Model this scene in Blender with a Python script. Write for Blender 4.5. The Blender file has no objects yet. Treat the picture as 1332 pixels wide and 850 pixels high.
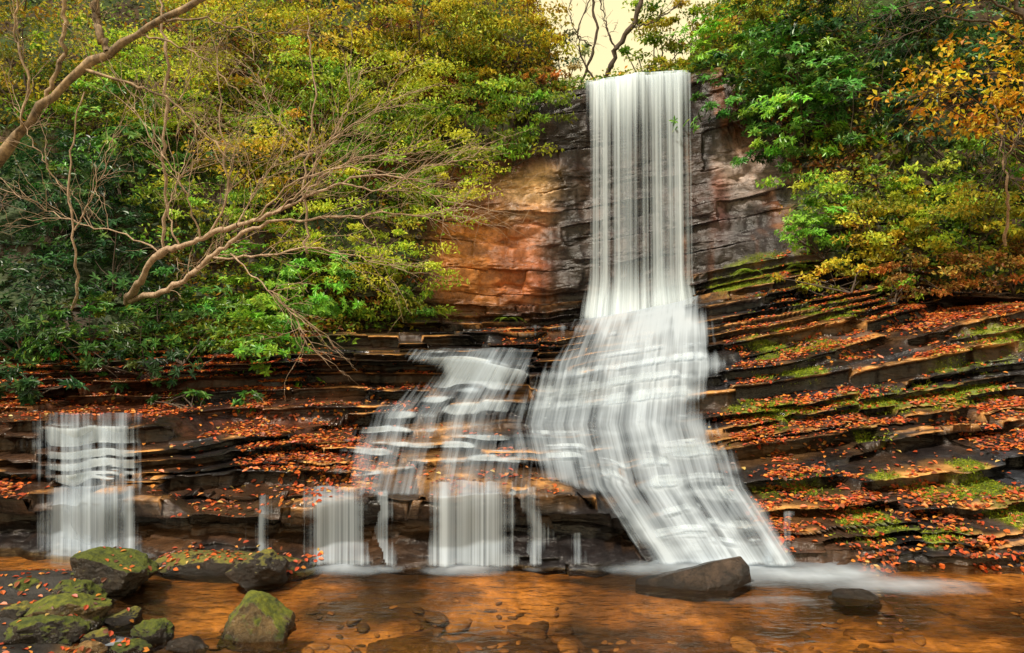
import bpy, bmesh, math, random
import numpy as np
from mathutils import Vector
R=math.radians
F=888.0; CH=3.0; HZ=420.0; CX=666.0
random.seed(7); rng=np.random.default_rng(7)
scene=bpy.context.scene; COL=scene.collection
def at(px,py,Y): return np.array([(px-CX)*Y/F, Y, CH+(HZ-py)*Y/F])
# ---------------------------------------------------------------- noise
def _h(ix,iy,iz,seed):
    h=(ix.astype(np.int64)*374761393+iy.astype(np.int64)*668265263+iz.astype(np.int64)*1274126177+seed*974634777)&0xFFFFFFFF
    h=((h^(h>>13))*1103515245)&0xFFFFFFFF
    h=((h^(h>>16))*668265263)&0xFFFFFFFF
    return ((h^(h>>15))&0xFFFFFF)/float(0xFFFFFF)
def vn(x,y,z=0.0,seed=0):
    x,y,z=np.broadcast_arrays(np.asarray(x,float),np.asarray(y,float),np.asarray(z,float))
    ix,iy,iz=np.floor(x),np.floor(y),np.floor(z); fx,fy,fz=x-ix,y-iy,z-iz
    fx=fx*fx*(3-2*fx); fy=fy*fy*(3-2*fy); fz=fz*fz*(3-2*fz)
    r=0
    for dx in (0,1):
        for dy in (0,1):
            for dz in (0,1):
                r=r+_h(ix+dx,iy+dy,iz+dz,seed)*(fx if dx else 1-fx)*(fy if dy else 1-fy)*(fz if dz else 1-fz)
    return r
def fbm(x,y,z=0.0,o=4,seed=0):
    r=0;a=.5;t=0
    for k in range(o):
        r=r+a*vn(np.asarray(x)*2**k,np.asarray(y)*2**k,np.asarray(z)*2**k,seed+k*17); t+=a; a*=.5
    return r/t
def ss(a,b,x):
    t=np.clip((x-a)/(b-a),0,1); return t*t*(3-2*t)
# ---------------------------------------------------------------- mesh helpers
def mk(name,V,Fc,mat,parent=None,col=None,uv=None,smooth=True,attrs=None,base=None):
    V=np.asarray(V,np.float32)
    if base is not None: V=V-np.asarray(base,np.float32)
    Fc=np.asarray(Fc,np.int32); n,k=Fc.shape
    me=bpy.data.meshes.new(name)
    me.vertices.add(len(V)); me.vertices.foreach_set('co',V.ravel())
    me.loops.add(n*k); me.loops.foreach_set('vertex_index',Fc.ravel())
    me.polygons.add(n); me.polygons.foreach_set('loop_start',np.arange(0,n*k,k,dtype=np.int32))
    me.polygons.foreach_set('loop_total',np.full(n,k,np.int32))
    me.polygons.foreach_set('use_smooth',np.full(n,smooth,bool))
    me.update(calc_edges=True)
    if col is not None:
        c=np.ones((len(V),4),np.float32); c[:,:3]=col
        a=me.color_attributes.new('Col','FLOAT_COLOR','POINT'); a.data.foreach_set('color',c.ravel())
    if attrs:
        for an,av in attrs.items():
            a=me.attributes.new(an,'FLOAT','POINT'); a.data.foreach_set('value',np.asarray(av,np.float32).ravel())
    if uv is not None:
        l=me.uv_layers.new(name='UVMap'); l.data.foreach_set('uv',np.asarray(uv,np.float32)[Fc.ravel()].ravel())
    if mat: me.materials.append(mat)
    o=bpy.data.objects.new(name,me); COL.objects.link(o)
    if parent: o.parent=parent
    return o
def tag(o,label,cat,group=None,kind=None):
    o['label']=label; o['category']=cat
    if group:o['group']=group
    if kind:o['kind']=kind
    return o
def empty(name,loc,label,cat,group=None):
    o=bpy.data.objects.new(name,None); COL.objects.link(o); o.location=[float(v) for v in loc]
    o.empty_display_size=.1
    return tag(o,label,cat,group)
# ---------------------------------------------------------------- materials
def newmat(n):
    m=bpy.data.materials.new(n); m.use_nodes=True; nt=m.node_tree; nt.nodes.clear()
    out=nt.nodes.new('ShaderNodeOutputMaterial'); return m,nt,out
def N(nt,t,**kw):
    n=nt.nodes.new(t)
    for k,v in kw.items():
        if k[0]=='_': setattr(n,k[1:],v)
        else: n.inputs[k.replace('__',' ')].default_value=v
    return n
def L(nt,a,b): nt.links.new(a,b)
def noise(nt,vec,scale,detail=4,rough=.55,dist=0):
    n=N(nt,'ShaderNodeTexNoise'); n.inputs['Scale'].default_value=scale; n.inputs['Detail'].default_value=detail
    n.inputs['Roughness'].default_value=rough; n.inputs['Distortion'].default_value=dist
    if vec: L(nt,vec,n.inputs['Vector'])
    return n.outputs['Fac']
def mapr(nt,x,a,b,c,d):
    n=N(nt,'ShaderNodeMapRange'); L(nt,x,n.inputs['Value'])
    for k,v in zip(('From Min','From Max','To Min','To Max'),(a,b,c,d)): n.inputs[k].default_value=v
    return n.outputs['Result']
def math_(nt,op,a,b=None):
    n=N(nt,'ShaderNodeMath',_operation=op)
    for i,v in enumerate((a,b)):
        if v is None: continue
        if isinstance(v,(int,float)): n.inputs[i].default_value=v
        else: L(nt,v,n.inputs[i])
    return n.outputs[0]
def mixc(nt,f,a,b,blend='MIX'):
    n=N(nt,'ShaderNodeMix',_data_type='RGBA',_blend_type=blend)
    for i,v in ((0,f),(6,a),(7,b)):
        if isinstance(v,(int,float)): n.inputs[i].default_value=v
        elif isinstance(v,tuple): n.inputs[i].default_value=(*v,1)
        else: L(nt,v,n.inputs[i])
    return n.outputs[2]
def mapping(nt,scale,src='Object'):
    tc=N(nt,'ShaderNodeTexCoord'); m=N(nt,'ShaderNodeMapping'); m.inputs['Scale'].default_value=scale
    L(nt,tc.outputs[src],m.inputs['Vector']); return m.outputs[0]
def grey(nt,f):
    n=N(nt,'ShaderNodeCombineColor')
    for i in range(3): L(nt,f,n.inputs[i])
    return n.outputs[0]
def rock_mat(name,bump=.7,strata=(1.3,1.3,9),r0=.05,r1=.26,fine=(4,4,26),lo=.30,hi=1.8,fs=.5):
    m,nt,out=newmat(name)
    at_=N(nt,'ShaderNodeAttribute',_attribute_name='Col'); dry=N(nt,'ShaderNodeAttribute',_attribute_name='dry')
    s1=noise(nt,mapping(nt,strata),1.0,8,.65,.4); s2=noise(nt,mapping(nt,(1,1,1)),7,10,.7); s3=noise(nt,mapping(nt,fine),1,5,.6)
    b=math_(nt,'MULTIPLY',mapr(nt,s1,.3,.72,lo,hi),mapr(nt,s2,.25,.75,.45,1.55))
    c=mixc(nt,1.0,at_.outputs['Color'],grey(nt,b),'MULTIPLY')
    p=N(nt,'ShaderNodeBsdfPrincipled'); L(nt,c,p.inputs['Base Color'])
    r=math_(nt,'ADD',mapr(nt,s2,.3,.7,r0,r1),math_(nt,'MULTIPLY',dry.outputs['Fac'],.45)); L(nt,r,p.inputs['Roughness'])
    h=math_(nt,'ADD',math_(nt,'MULTIPLY',s1,1.0),math_(nt,'ADD',math_(nt,'MULTIPLY',s2,.7),math_(nt,'MULTIPLY',s3,fs)))
    bp=N(nt,'ShaderNodeBump'); bp.inputs['Strength'].default_value=bump; bp.inputs['Distance'].default_value=.05
    L(nt,h,bp.inputs['Height']); L(nt,bp.outputs[0],p.inputs['Normal']); L(nt,p.outputs[0],out.inputs[0]); return m
def leaf_mat(name,rough=.5,trans=.35,spec=.3):
    m,nt,out=newmat(name)
    a=N(nt,'ShaderNodeAttribute',_attribute_name='Col')
    p=N(nt,'ShaderNodeBsdfPrincipled'); p.inputs['Roughness'].default_value=rough; p.inputs['Specular IOR Level'].default_value=spec
    t=N(nt,'ShaderNodeBsdfTranslucent'); L(nt,a.outputs['Color'],p.inputs['Base Color']); L(nt,a.outputs['Color'],t.inputs['Color'])
    mx=N(nt,'ShaderNodeMixShader'); mx.inputs[0].default_value=trans
    L(nt,p.outputs[0],mx.inputs[1]); L(nt,t.outputs[0],mx.inputs[2]); L(nt,mx.outputs[0],out.inputs[0]); return m
def bark_mat(name,c1,c2,sc=12):
    m,nt,out=newmat(name)
    n1=noise(nt,mapping(nt,(1,1,.35)),sc,6,.65); n2=noise(nt,mapping(nt,(1,1,1)),sc*4,4)
    c=mixc(nt,mapr(nt,n1,.38,.62,0,1),c1,c2); c=mixc(nt,1.0,c,grey(nt,mapr(nt,n2,.3,.7,.6,1.3)),'MULTIPLY')
    p=N(nt,'ShaderNodeBsdfPrincipled'); p.inputs['Roughness'].default_value=.8; L(nt,c,p.inputs['Base Color'])
    bp=N(nt,'ShaderNodeBump'); bp.inputs['Strength'].default_value=.6; bp.inputs['Distance'].default_value=.02
    L(nt,n1,bp.inputs['Height']); L(nt,bp.outputs[0],p.inputs['Normal']); L(nt,p.outputs[0],out.inputs[0]); return m
def fall_mat(name,fu=14,fv=.5,lo=.40,hi=.70,colr=(.78,.87,.98),amax=.92,low=.76,det=2,trl=.45):
    m,nt,out=newmat(name)
    tc=N(nt,'ShaderNodeTexCoord')
    def uvn(su,sv,off,det=3):
        mp=N(nt,'ShaderNodeMapping'); mp.inputs['Scale'].default_value=(su,sv,1); mp.inputs['Location'].default_value=(off,off*.7,0)
        L(nt,tc.outputs['UV'],mp.inputs['Vector']); return noise(nt,mp.outputs[0],1,det,.5,.0)
    d=N(nt,'ShaderNodeAttribute',_attribute_name='dens')
    a1=uvn(fu,fv,3.1,det); a2=uvn(fu*3.7,fv*1.2,9.7,det); a3=uvn(fu*.3,fv*.6,5.3,2); a4=uvn(fu*10,fv*1.6,1.7,2)
    s=math_(nt,'ADD',math_(nt,'ADD',math_(nt,'MULTIPLY',a1,.42),math_(nt,'MULTIPLY',a2,.26)),math_(nt,'ADD',math_(nt,'MULTIPLY',a3,.22),math_(nt,'MULTIPLY',a4,.10)))
    th=math_(nt,'ADD',s,math_(nt,'MULTIPLY',math_(nt,'SUBTRACT',d.outputs['Fac'],.5),.42))
    al=mapr(nt,th,lo,hi,0,amax)
    al=math_(nt,'MULTIPLY',al,mapr(nt,d.outputs['Fac'],0,.2,0,1))
    cc=mixc(nt,mapr(nt,th,lo,hi+.06,0,1),(colr[0]*low*.92,colr[1]*low*.97,colr[2]*low),colr)
    df=N(nt,'ShaderNodeBsdfDiffuse'); tl=N(nt,'ShaderNodeBsdfTranslucent')
    L(nt,cc,df.inputs[0]); L(nt,cc,tl.inputs[0])
    bp=N(nt,'ShaderNodeBump'); bp.inputs['Strength'].default_value=.2; bp.inputs['Distance'].default_value=.03; L(nt,s,bp.inputs['Height'])
    L(nt,bp.outputs[0],df.inputs['Normal'])
    m1=N(nt,'ShaderNodeMixShader'); m1.inputs[0].default_value=trl; L(nt,df.outputs[0],m1.inputs[1]); L(nt,tl.outputs[0],m1.inputs[2])
    tr=N(nt,'ShaderNodeBsdfTransparent'); m3=N(nt,'ShaderNodeMixShader')
    L(nt,al,m3.inputs[0]); L(nt,tr.outputs[0],m3.inputs[1]); L(nt,m1.outputs[0],m3.inputs[2]); L(nt,m3.outputs[0],out.inputs[0]); return m
M_rock=rock_mat('wet_ledge_rock'); M_cliff=rock_mat('cliff_rock',.9,(1.1,1.1,3.2),.14,.40,(3.5,3.5,12),.40,1.7,.4); M_hill=rock_mat('forest_soil',.8,(3,3,3),.5,.6)
M_leaf=leaf_mat('leaf'); M_gloss=leaf_mat('glossy_leaf',.38,.25,.45); M_dead=leaf_mat('dead_leaf',.45,.1,.4)
M_pale=bark_mat('pale_bark',(.56,.40,.27),(.34,.22,.14)); M_dark=bark_mat('dark_bark',(.10,.065,.04),(.05,.035,.025))
M_trunk=bark_mat('mottled_bark',(.46,.31,.17),(.12,.08,.045),4)
# ---------------------------------------------------------------- terrain tracks (px, py, Y)
KX=[-150,0,100,200,300,400,500,600,700,780,840,900,960,1030,1100,1200,1332,1480]
Yw=[9.0,9.0,8.95,8.8,8.7,8.5,8.45,8.45,8.45,8.45,8.5,8.5,8.4,8.35,8.4,8.4,8.3,8.2]
T2p=[640,640,640,645,655,648,645,640,640,648,690,690,692,700,705,705,705,705]
T2Y=[9.3,9.3,9.25,9.1,8.95,8.8,8.75,8.7,8.7,8.75,9.0,9.0,8.85,8.75,8.75,8.75,8.6,8.5]
T3p=[628,628,628,630,638,632,626,622,622,632,650,654,660,662,660,656,652,648]
T3Y=[10,10,9.95,9.9,9.8,9.7,9.6,9.6,9.6,9.6,9.6,9.6,9.4,9.35,9.35,9.3,9.2,9.1]
T4p=[548,548,548,552,560,556,550,546,546,556,570,580,590,590,585,580,570,560]
T4Y=[10.6,10.6,10.6,10.9,11.4,11.9,12.2,12.2,12,11.6,11.3,11,10.7,10.6,10.6,10.4,10.3,10.2]
T5p=[536,536,533,530,528,522,514,510,530,530,530,538,545,545,540,530,518,508]
T5Y=[12,12,12,12.3,12.7,13,13.3,13.3,12.4,12.5,12.4,12.2,12,11.8,11.7,11.6,11.4,11.2]
T6p=[500,500,500,490,470,464,462,463,484,485,480,478,470,468,470,460,440,430]
T6Y=[12.9,12.9,12.9,13.1,13.4,13.6,13.8,13.9,13.1,13.3,13.3,13.2,13,12.8,12.5,12.1,11.8,11.5]
T7p=[480,480,480,470,455,449,447,445,458,456,450,445,438,436,436,426,403,393]
T7Y=[13.6,13.6,13.6,14,14.6,15.1,15.4,15.5,14.8,15,14.8,14.6,14.2,14,13.6,13.1,12.6,12.3]
T8p=[455,455,455,450,440,434,432,432,436,422,415,402,386,380,388,402,397,390]
T8Y=[14.1,14.1,14.1,14.5,15,15.5,16,16.3,16.3,16.6,16.6,16.2,15.6,15.2,14.6,13.8,13,12.6]
T9p=[430,430,430,428,426,425,424,422,422,415,405,385,365,345,348,372,388,385]
T9Y=[15,15,15,15.8,16.6,17.6,18.4,19.3,19.6,19.6,19.3,18.8,18,17.2,16.3,15.3,14.5,14]
gx=np.arange(-700,2051,4.0)
def smooth1(a,s=4):
    k=np.exp(-.5*(np.arange(-3*s,3*s+1)/s)**2);k/=k.sum(); return np.convolve(np.pad(a,3*s,'edge'),k,'valid')
pys=[];Ys=[]
for p_,y_ in ((T2p,T2Y),(T3p,T3Y),(T4p,T4Y),(T5p,T5Y),(T6p,T6Y),(T7p,T7Y),(T8p,T8Y),(T9p,T9Y)):
    pys.append(smooth1(np.interp(gx,KX,p_))); Ys.append(smooth1(np.interp(gx,KX,y_)))
k10=[0,300,400,500,600,650,690,715,755,780,900,945,985,1030,1100,1200,1332]
p10=[250,250,235,212,200,185,125,116,110,103,93,93,160,185,195,230,300]
y10=[18.4,18.9,19.4,19.9,20.4,20.7,20.8,20.8,20.7,20.7,20.7,20.4,19.9,19.1,18,16.8,15.8]
pys.append(smooth1(np.interp(gx,k10,p10),2)); Ys.append(smooth1(np.interp(gx,k10,y10),3))
k11=[0,600,680,725,850,900,960,1030,1332]; p11=[-180,-180,-60,190,190,110,-60,-250,-250]; y11=[28,28,28,28,28,27,26,25,23]
pys.append(smooth1(np.interp(gx,k11,p11),3)); Ys.append(smooth1(np.interp(gx,k11,y11),3))
Zs=[CH+(HZ-p)*y/F for p,y in zip(pys,Ys)]
yw=smooth1(np.interp(gx,KX,Yw))
Ys=[yw-.25,yw]+Ys+[Ys[-1]*0+60]; Zs=[yw*0-.5,yw*0-.03]+Zs+[Zs[-1]+2]
for k in range(1,10):
    Ys[k]=Ys[k]+(fbm(gx*.022,gx*0+k*5.3,o=5,seed=k)-.5)*(.45 if k<3 else .65)
    if k>1: Zs[k]=Zs[k]+(fbm(gx*.018,gx*0+k*3.3,o=3,seed=k+40)-.5)*.06
for k in range(1,12): Ys[k]=np.maximum(Ys[k],Ys[k-1]+.04)
pxs=np.concatenate([np.arange(-700,-60,16),np.arange(-60,1392,1.9),np.arange(1392,2050,16)])
rows=[14,75,60,240,60,115,55,50,90,290,80,6]
Yr=[];Zr=[];seg=[]
Yk=[np.interp(pxs,gx,a) for a in Ys];Zk=[np.interp(pxs,gx,a) for a in Zs]
for k,n in enumerate(rows):
    if k>=len(Yk)-1: break
    for f in np.arange(n)/n:
        Yr.append(Yk[k]*(1-f)+Yk[k+1]*f); Zr.append(Zk[k]*(1-f)+Zk[k+1]*f); seg.append(k+f)
Yr.append(Yk[-1]);Zr.append(Zk[-1]);seg.append(float(len(Yk)-1))
Y=np.array(Yr);Z=np.array(Zr);seg=np.array(seg)[:,None]*np.ones_like(Y)
PX=np.ones_like(Y)*pxs[None,:]; X=(PX-CX)*Y/F
B=[-2.5]
while B[-1]<3.6: B.append(B[-1]+rng.choice([rng.uniform(.045,.08),rng.uniform(.10,.18),rng.uniform(.22,.36)],p=[.34,.40,.26]))
while B[-1]<40: B.append(B[-1]+rng.uniform(.40,1.3))
B=np.array(B)
blk=np.floor(X/1.3+vn(X*.6,Y*.6,Z*.7,3)*2.4); boff=(_h(blk,np.floor(Y/1.6+vn(X*.3,Y*.1,seed=8)),blk*0,11)-.5)*.19
cl=ss(8.95,9.15,seg)*(1-ss(9.97,10.05,seg)); hill=ss(9.95,10.1,seg)
warp=.12*(fbm(X*.25,Y*.25,o=3,seed=5)-.5)+boff*(1-.4*cl)-(.03+.048*np.clip(Z,0,3.2))*np.clip(X-1.0,0,9)+.02*np.clip(-X,0,9)+.03*(fbm(X*1.4,Y*1.4,o=4,seed=6)-.5)+cl*(.45*(fbm(X*.35,Z*.2,o=3,seed=55)-.5)+.05*X)
s=Z+warp
idx=np.clip(np.searchsorted(B,s)-1,0,len(B)-2); th=(B[1:]-B[:-1])[idx]; f=(s-B[idx])/th
wt=ss(1.0,1.9,seg)*(1-ss(8.9,9.2,seg)*.6)*(1-ss(10,10.1,seg))
Z2=Z+((B[idx]+th*(ss(.74,1.0,f)*.93+.07*f))-s)*.97*wt
prot=.6*_h(idx,np.floor(X*.7+_h(idx,idx*0,idx*0,5)*3+.5*vn(X*1.5,Z,seed=2)),idx*0,21)+.4*vn(idx*7.31,X*1.1,seed=9)
amp=ss(.6,1.2,seg)*(.34*(1-cl)+.46*cl)*(1-hill)
Y2=Y-amp*(prot-.45)
und=ss(.68,.76,f)*(1-ss(.90,.96,f))*(1-cl)*(1-hill)*ss(1.9,2.1,seg); Y2+=und*(.16+.32*vn(X*.8,Z*3,seed=33))
Y2+=cl*.14*(1-ss(0,.08,f))*ss(.35,.6,vn(X*.9,Z*1.0,seed=34))
cb=fbm(X*.38,Z*.42,seed=31,o=3); Y2-=cl*(cb-.5)*1.1
n1=fbm(X*2.6,Y*2.6,Z*6,o=5,seed=70)-.5; n2=fbm(X*3.4,Y*3.4,Z*3.4,o=4,seed=90)-.5; n3=fbm(X*1.3,Y*1.3,Z*2.4,o=6,seed=75)-.5
rg=ss(.3,1,seg)
Y2-=(n1*.17*(1-cl)+cl*(n3*.50+.12*np.abs(n1)))*rg; Z2+=n2*.035*rg+hill*n2*.5
Y2+=.45*ss(1.0,1.35,seg)*(1-ss(1.6,1.93,seg))*(PX<830)+.65*ss(5.0,5.3,seg)*(1-ss(5.7,5.95,seg))*(PX<690)
Y2+=1.2*ss(8.0,8.3,seg)*(1-ss(8.8,9.0,seg))*ss(1130,1200,PX)
P=np.stack([X,Y2,Z2],-1); PY=HZ-(Z2-CH)*F/Y2
dI=np.gradient(P,axis=1); dJ=np.gradient(P,axis=0); NR=np.cross(dI,dJ); NR/=np.linalg.norm(NR,axis=-1,keepdims=True)+1e-9
if np.median(NR[150:400,200:800,2])<0: NR=-NR
up=np.clip(NR[...,2],0,1)
def lerp(a,b,t): return a*(1-t[...,None])+np.array(b)*t[...,None]
c=np.ones(P.shape)*np.array([.016,.013,.013])
nb=fbm(X*.5,s*3.5,Y*.4,o=4,seed=120); nc=fbm(X*1.1,Y*1.1,Z*1.1,o=4,seed=130)
c=lerp(c,[.060,.031,.018],ss(.50,.66,nb)); 
lipm=np.clip(ss(.90,.98,f)+(1-ss(.0,.30,f)),0,1)*ss(1.8,2.1,seg)
c=lerp(c,[.66,.31,.09],np.clip(ss(.45,.57,nc)*(.05+.95*lipm)*ss(.37,.51,nb),0,1)*.93)  # tan rock on the lips, with golden highlights painted into the colour
def blob(px,py,rx,ry,e=.5): return 1-ss(1-e,1+e,np.sqrt(((PX-px)/rx)**2+((PY-py)/ry)**2)+.9*(nc-.5))
for b_ in [(600,600,90,40),(690,625,60,14),(960,485,80,14),(990,400,70,20),(1000,640,90,40),(940,560,50,20),(680,505,40,10),(600,545,60,12),(1150,600,120,30),(1080,430,70,14),(760,655,60,8)]:
    c=lerp(c,[.70,.34,.10],blob(*b_)*ss(.42,.6,nb)*(.2+.8*lipm))  # patches of golden wet sheen painted into the lip colour
c=lerp(c,[.07,.08,.10],ss(.55,.7,nc)*ss(900,1000,PX)*.4)
vs=fbm(X*2.2,Z*.25,Y*.3,o=4,seed=140)
cc=np.ones(P.shape)*np.array([.14,.050,.020])
cc=lerp(cc,[.30,.12,.04],ss(.45,.62,nb)); cc=lerp(cc,[.022,.016,.013],ss(.47,.60,vs)*.92)
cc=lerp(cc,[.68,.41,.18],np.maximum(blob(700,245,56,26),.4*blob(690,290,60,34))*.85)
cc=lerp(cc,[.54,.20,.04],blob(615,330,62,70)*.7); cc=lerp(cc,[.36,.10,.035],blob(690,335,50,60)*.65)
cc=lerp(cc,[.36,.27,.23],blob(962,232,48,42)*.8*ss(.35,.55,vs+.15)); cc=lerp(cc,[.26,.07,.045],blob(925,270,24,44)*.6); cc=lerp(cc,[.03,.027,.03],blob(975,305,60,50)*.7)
cc=lerp(cc,[.02,.014,.012],ss(712,740,PX)*(1-ss(765,780,PX))*.9); cc=lerp(cc,[.018,.013,.012],ss(890,903,PX)*(1-ss(918,940,PX))*.9)  # wet rock at both sides of the fall, deep shadow painted in too
cc=lerp(cc,[.022,.015,.012],np.maximum(blob(735,330,30,95)*.85,blob(710,160,60,44)*.92)); cc=lerp(cc,[.025,.019,.02],ss(760,775,PX)*(1-ss(885,900,PX))*.9)  # painted shadow left of the fall and under the overhang; dark rock behind water
cc=lerp(cc,[.03,.02,.014],(1-ss(0,.07,f))*.5)
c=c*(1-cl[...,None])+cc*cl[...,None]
soil=np.ones(P.shape)*np.array([.05,.03,.014]); soil=lerp(soil,[.03,.05,.01],ss(.42,.56,nc)); 
hs=np.maximum.reduce([hill,ss(6.9,7.3,seg)*(1-ss(400,470,PX)),cl*(1-ss(540,580,PX)),cl*ss(1010,1060,PX)])
c=c*(1-hs[...,None])+soil*hs[...,None]
red=ss(3.9,4.2,seg)*(1-ss(380,470,PX))*(1-hs); c=lerp(c,[.08,.026,.014],red*ss(.3,.6,nc)*.8)
MB=[(1012,536,60,13),(1130,522,55,16),(1225,515,50,16),(1310,440,40,16),(1155,632,34,14),(1180,690,70,20),(1130,680,30,14),(1010,352,45,20),(1030,440,50,14),(1100,400,50,12),(960,372,30,10),
(550,412,50,10),(1060,490,50,10),(1290,510,40,12),(1220,640,60,12),(1080,455,40,12),(980,350,30,12)]
moss=np.zeros_like(Y)
for b_ in MB: moss=np.maximum(moss,blob(*b_,e=.45))
moss=np.maximum(moss,ss(.61,.72,fbm(X*1.2,Y*1.2,Z*1.2,seed=150))*ss(930,1030,PX)*(1-ss(8,9,seg))*.6)*ss(.1,.45,up)*np.maximum(ss(.38,.54,fbm(X*2.4,Y*2.4,Z*2.4,seed=151)),blob(1012,536,60,13))
c=lerp(c,[.17,.20,.02],moss); dry=np.clip(hs+cl*.08+moss*.8,0,1)
nR,nC=Y.shape
def gridfaces(j0,j1,i0=0,i1=nC):
    jj,ii=np.meshgrid(np.arange(j1-j0-1),np.arange(i1-i0-1),indexing='ij'); w=i1-i0
    a=(jj*w+ii).ravel(); return np.stack([a,a+1,a+w+1,a+w],1)
def part(name,j0,j1,mat,label,cat):
    o=mk(name,P[j0:j1].reshape(-1,3),gridfaces(j0,j1),mat,col=c[j0:j1].reshape(-1,3),attrs={'dry':dry[j0:j1]})
    return tag(o,label,cat,kind='structure')
ends=np.cumsum(rows); J9=int(ends[8]); J10=int(ends[9])
part('rock_ledges',0,J9+1,M_rock,'dark wet layered rock ledges stepping up from the pool','rock ledges')
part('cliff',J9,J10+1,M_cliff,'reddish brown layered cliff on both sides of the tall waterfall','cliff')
part('hillside',J10,nR,M_hill,'steep forest hillside above the cliff','hillside')
def col_i(px): return int(np.argmin(np.abs(pxs-px)))
def terr(px,py):
    i=col_i(px); q=PY[:nR-7,i]; j=int(np.argmin(np.abs(q-py))); return P[j,i].copy()
# ---------------------------------------------------------------- pool bed, ground, water
def bedz(x,y):
    z=-.30+.14*(fbm(x*.5,y*.5,seed=200)-.5)*2+.16*(fbm(x*1.6,y*2.2,o=5,seed=201)-.5)
    k=ss(7.0,7.9,y); z=z*(1-k)+k*(-.085+.05*(fbm(x*2,y*2,o=4,seed=206)-.5))
    z=z+.40*ss(-3.5,-4.8,x+.5*(fbm(y*.9,x*.3,seed=203)-.5)+(y-7)*.28)*(1-ss(7.4,8.4,y))
    z=z+.14*ss(.5,3,x)*ss(6.9,6.2,y)
    return z
bx=np.linspace(-16,16,620); by=np.concatenate([np.linspace(-8,5,40),np.linspace(5.03,10,240)])
gxx,gyy=np.meshgrid(bx,by); gz=bedz(gxx,gyy)
nbd=fbm(gxx*.7,gyy*1.6,seed=210,o=6); bc=np.ones(gz.shape+(3,))*np.array([.165,.078,.024])
bc=lerp(bc,[.036,.019,.008],ss(.46,.58,nbd)); bc=lerp(bc,[.38,.20,.06],ss(.46,.30,nbd)); bc=lerp(bc,[.020,.016,.013],ss(-.02,.06,gz))
w=len(bx); jj,ii=np.meshgrid(np.arange(len(by)-1),np.arange(w-1),indexing='ij'); a=(jj*w+ii).ravel()
M_bed=rock_mat('amber_stream_bed',.7,(2,2,2),.3,.6,(6,6,6),.4,1.6)
tag(mk('stream_bed',np.stack([gxx,gyy,gz],-1).reshape(-1,3),np.stack([a,a+1,a+w+1,a+w],1),M_bed,col=bc.reshape(-1,3),attrs={'dry':np.ones(gz.size)*.3}),'amber brown stony bed of the pool and its left bank','stream bed',kind='structure')
gq=np.array([[-300,-300,-1.2],[300,-300,-1.2],[300,300,-1.2],[-300,300,-1.2]])
tag(mk('ground',gq,[[0,1,2,3]],M_hill,col=np.ones((4,3))*.06,attrs={'dry':np.ones(4)}),'wide dark forest ground under the whole valley','ground',kind='structure')
m,nt,out=newmat('pool_water')
mp=mapping(nt,(1,2.2,1)); h=math_(nt,'ADD',noise(nt,mp,1.6,3,.5),math_(nt,'MULTIPLY',noise(nt,mp,6,3,.5),.35))
bp=N(nt,'ShaderNodeBump'); bp.inputs['Strength'].default_value=.6; bp.inputs['Distance'].default_value=.15; L(nt,h,bp.inputs['Height'])
fr=N(nt,'ShaderNodeFresnel'); fr.inputs[0].default_value=1.35; L(nt,bp.outputs[0],fr.inputs['Normal'])
gl=N(nt,'ShaderNodeBsdfGlossy'); gl.inputs['Roughness'].default_value=.10; gl.inputs[0].default_value=(1,.93,.82,1); L(nt,bp.outputs[0],gl.inputs['Normal'])
tr=N(nt,'ShaderNodeBsdfTransparent'); tr.inputs[0].default_value=(.96,.79,.53,1)
mx=N(nt,'ShaderNodeMixShader'); L(nt,fr.outputs[0],mx.inputs[0]); L(nt,tr.outputs[0],mx.inputs[1]); L(nt,gl.outputs[0],mx.inputs[2]); L(nt,mx.outputs[0],out.inputs[0]); M_water=m
wq=np.array([[-16,-8,0],[16,-8,0],[16,10,0],[-16,10,0]],float)
tag(mk('pool_water',wq,[[0,1,2,3]],M_water),'clear amber pool at the foot of the falls','water',kind='structure')
# ---------------------------------------------------------------- falling water: draped over the ledges
def boxsm(Q,wj,wi):
    for ax,wn in ((0,wj),(1,wi)):
        if wn==0: continue
        cs=np.cumsum(np.concatenate([np.zeros_like(np.take(Q,[0],ax)),Q],ax),axis=ax); n=Q.shape[ax]
        lo=np.clip(np.arange(n)-wn,0,n); hi=np.clip(np.arange(n)+wn+1,0,n); dn=(hi-lo).astype(float)
        sh=[1]*Q.ndim; sh[ax]=n
        Q=(np.take(cs,hi,ax)-np.take(cs,lo,ax))/dn.reshape(sh)
    return Q
Lp=P[:J9+1].copy()
def lmax(A,w,fn):
    Bm=A.copy()
    for k in range(1,w+1):
        Bm[:,k:]=fn(Bm[:,k:],A[:,:-k]); Bm[:,:-k]=fn(Bm[:,:-k],A[:,k:])
    return Bm
zq=np.maximum.accumulate(Lp[...,2],axis=0); yq=np.minimum.accumulate(Lp[::-1,:,1],axis=0)[::-1]
zq=lmax(zq,2,np.maximum); yq=lmax(yq,2,np.minimum)
base=np.stack([yq,zq],-1)
def drape(a,b,wi):
    W_=boxsm(boxsm(base,a,wi),b,wi); xq=(PX[:J9+1]-CX)*W_[...,0]/F
    return np.stack([xq,W_[...,0],W_[...,1]],-1)
Q_big=drape(24,20,8); Q_mid=drape(14,11,6); Q_small=drape(3,2,3)
dJs=np.gradient(boxsm(base,3,3),axis=0); st0=np.abs(dJs[...,1])/(np.abs(dJs[...,0])+np.abs(dJs[...,1])+1e-6)
steepF=boxsm(st0,2,3); steepS=boxsm(boxsm(st0,6,5),6,5)
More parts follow.
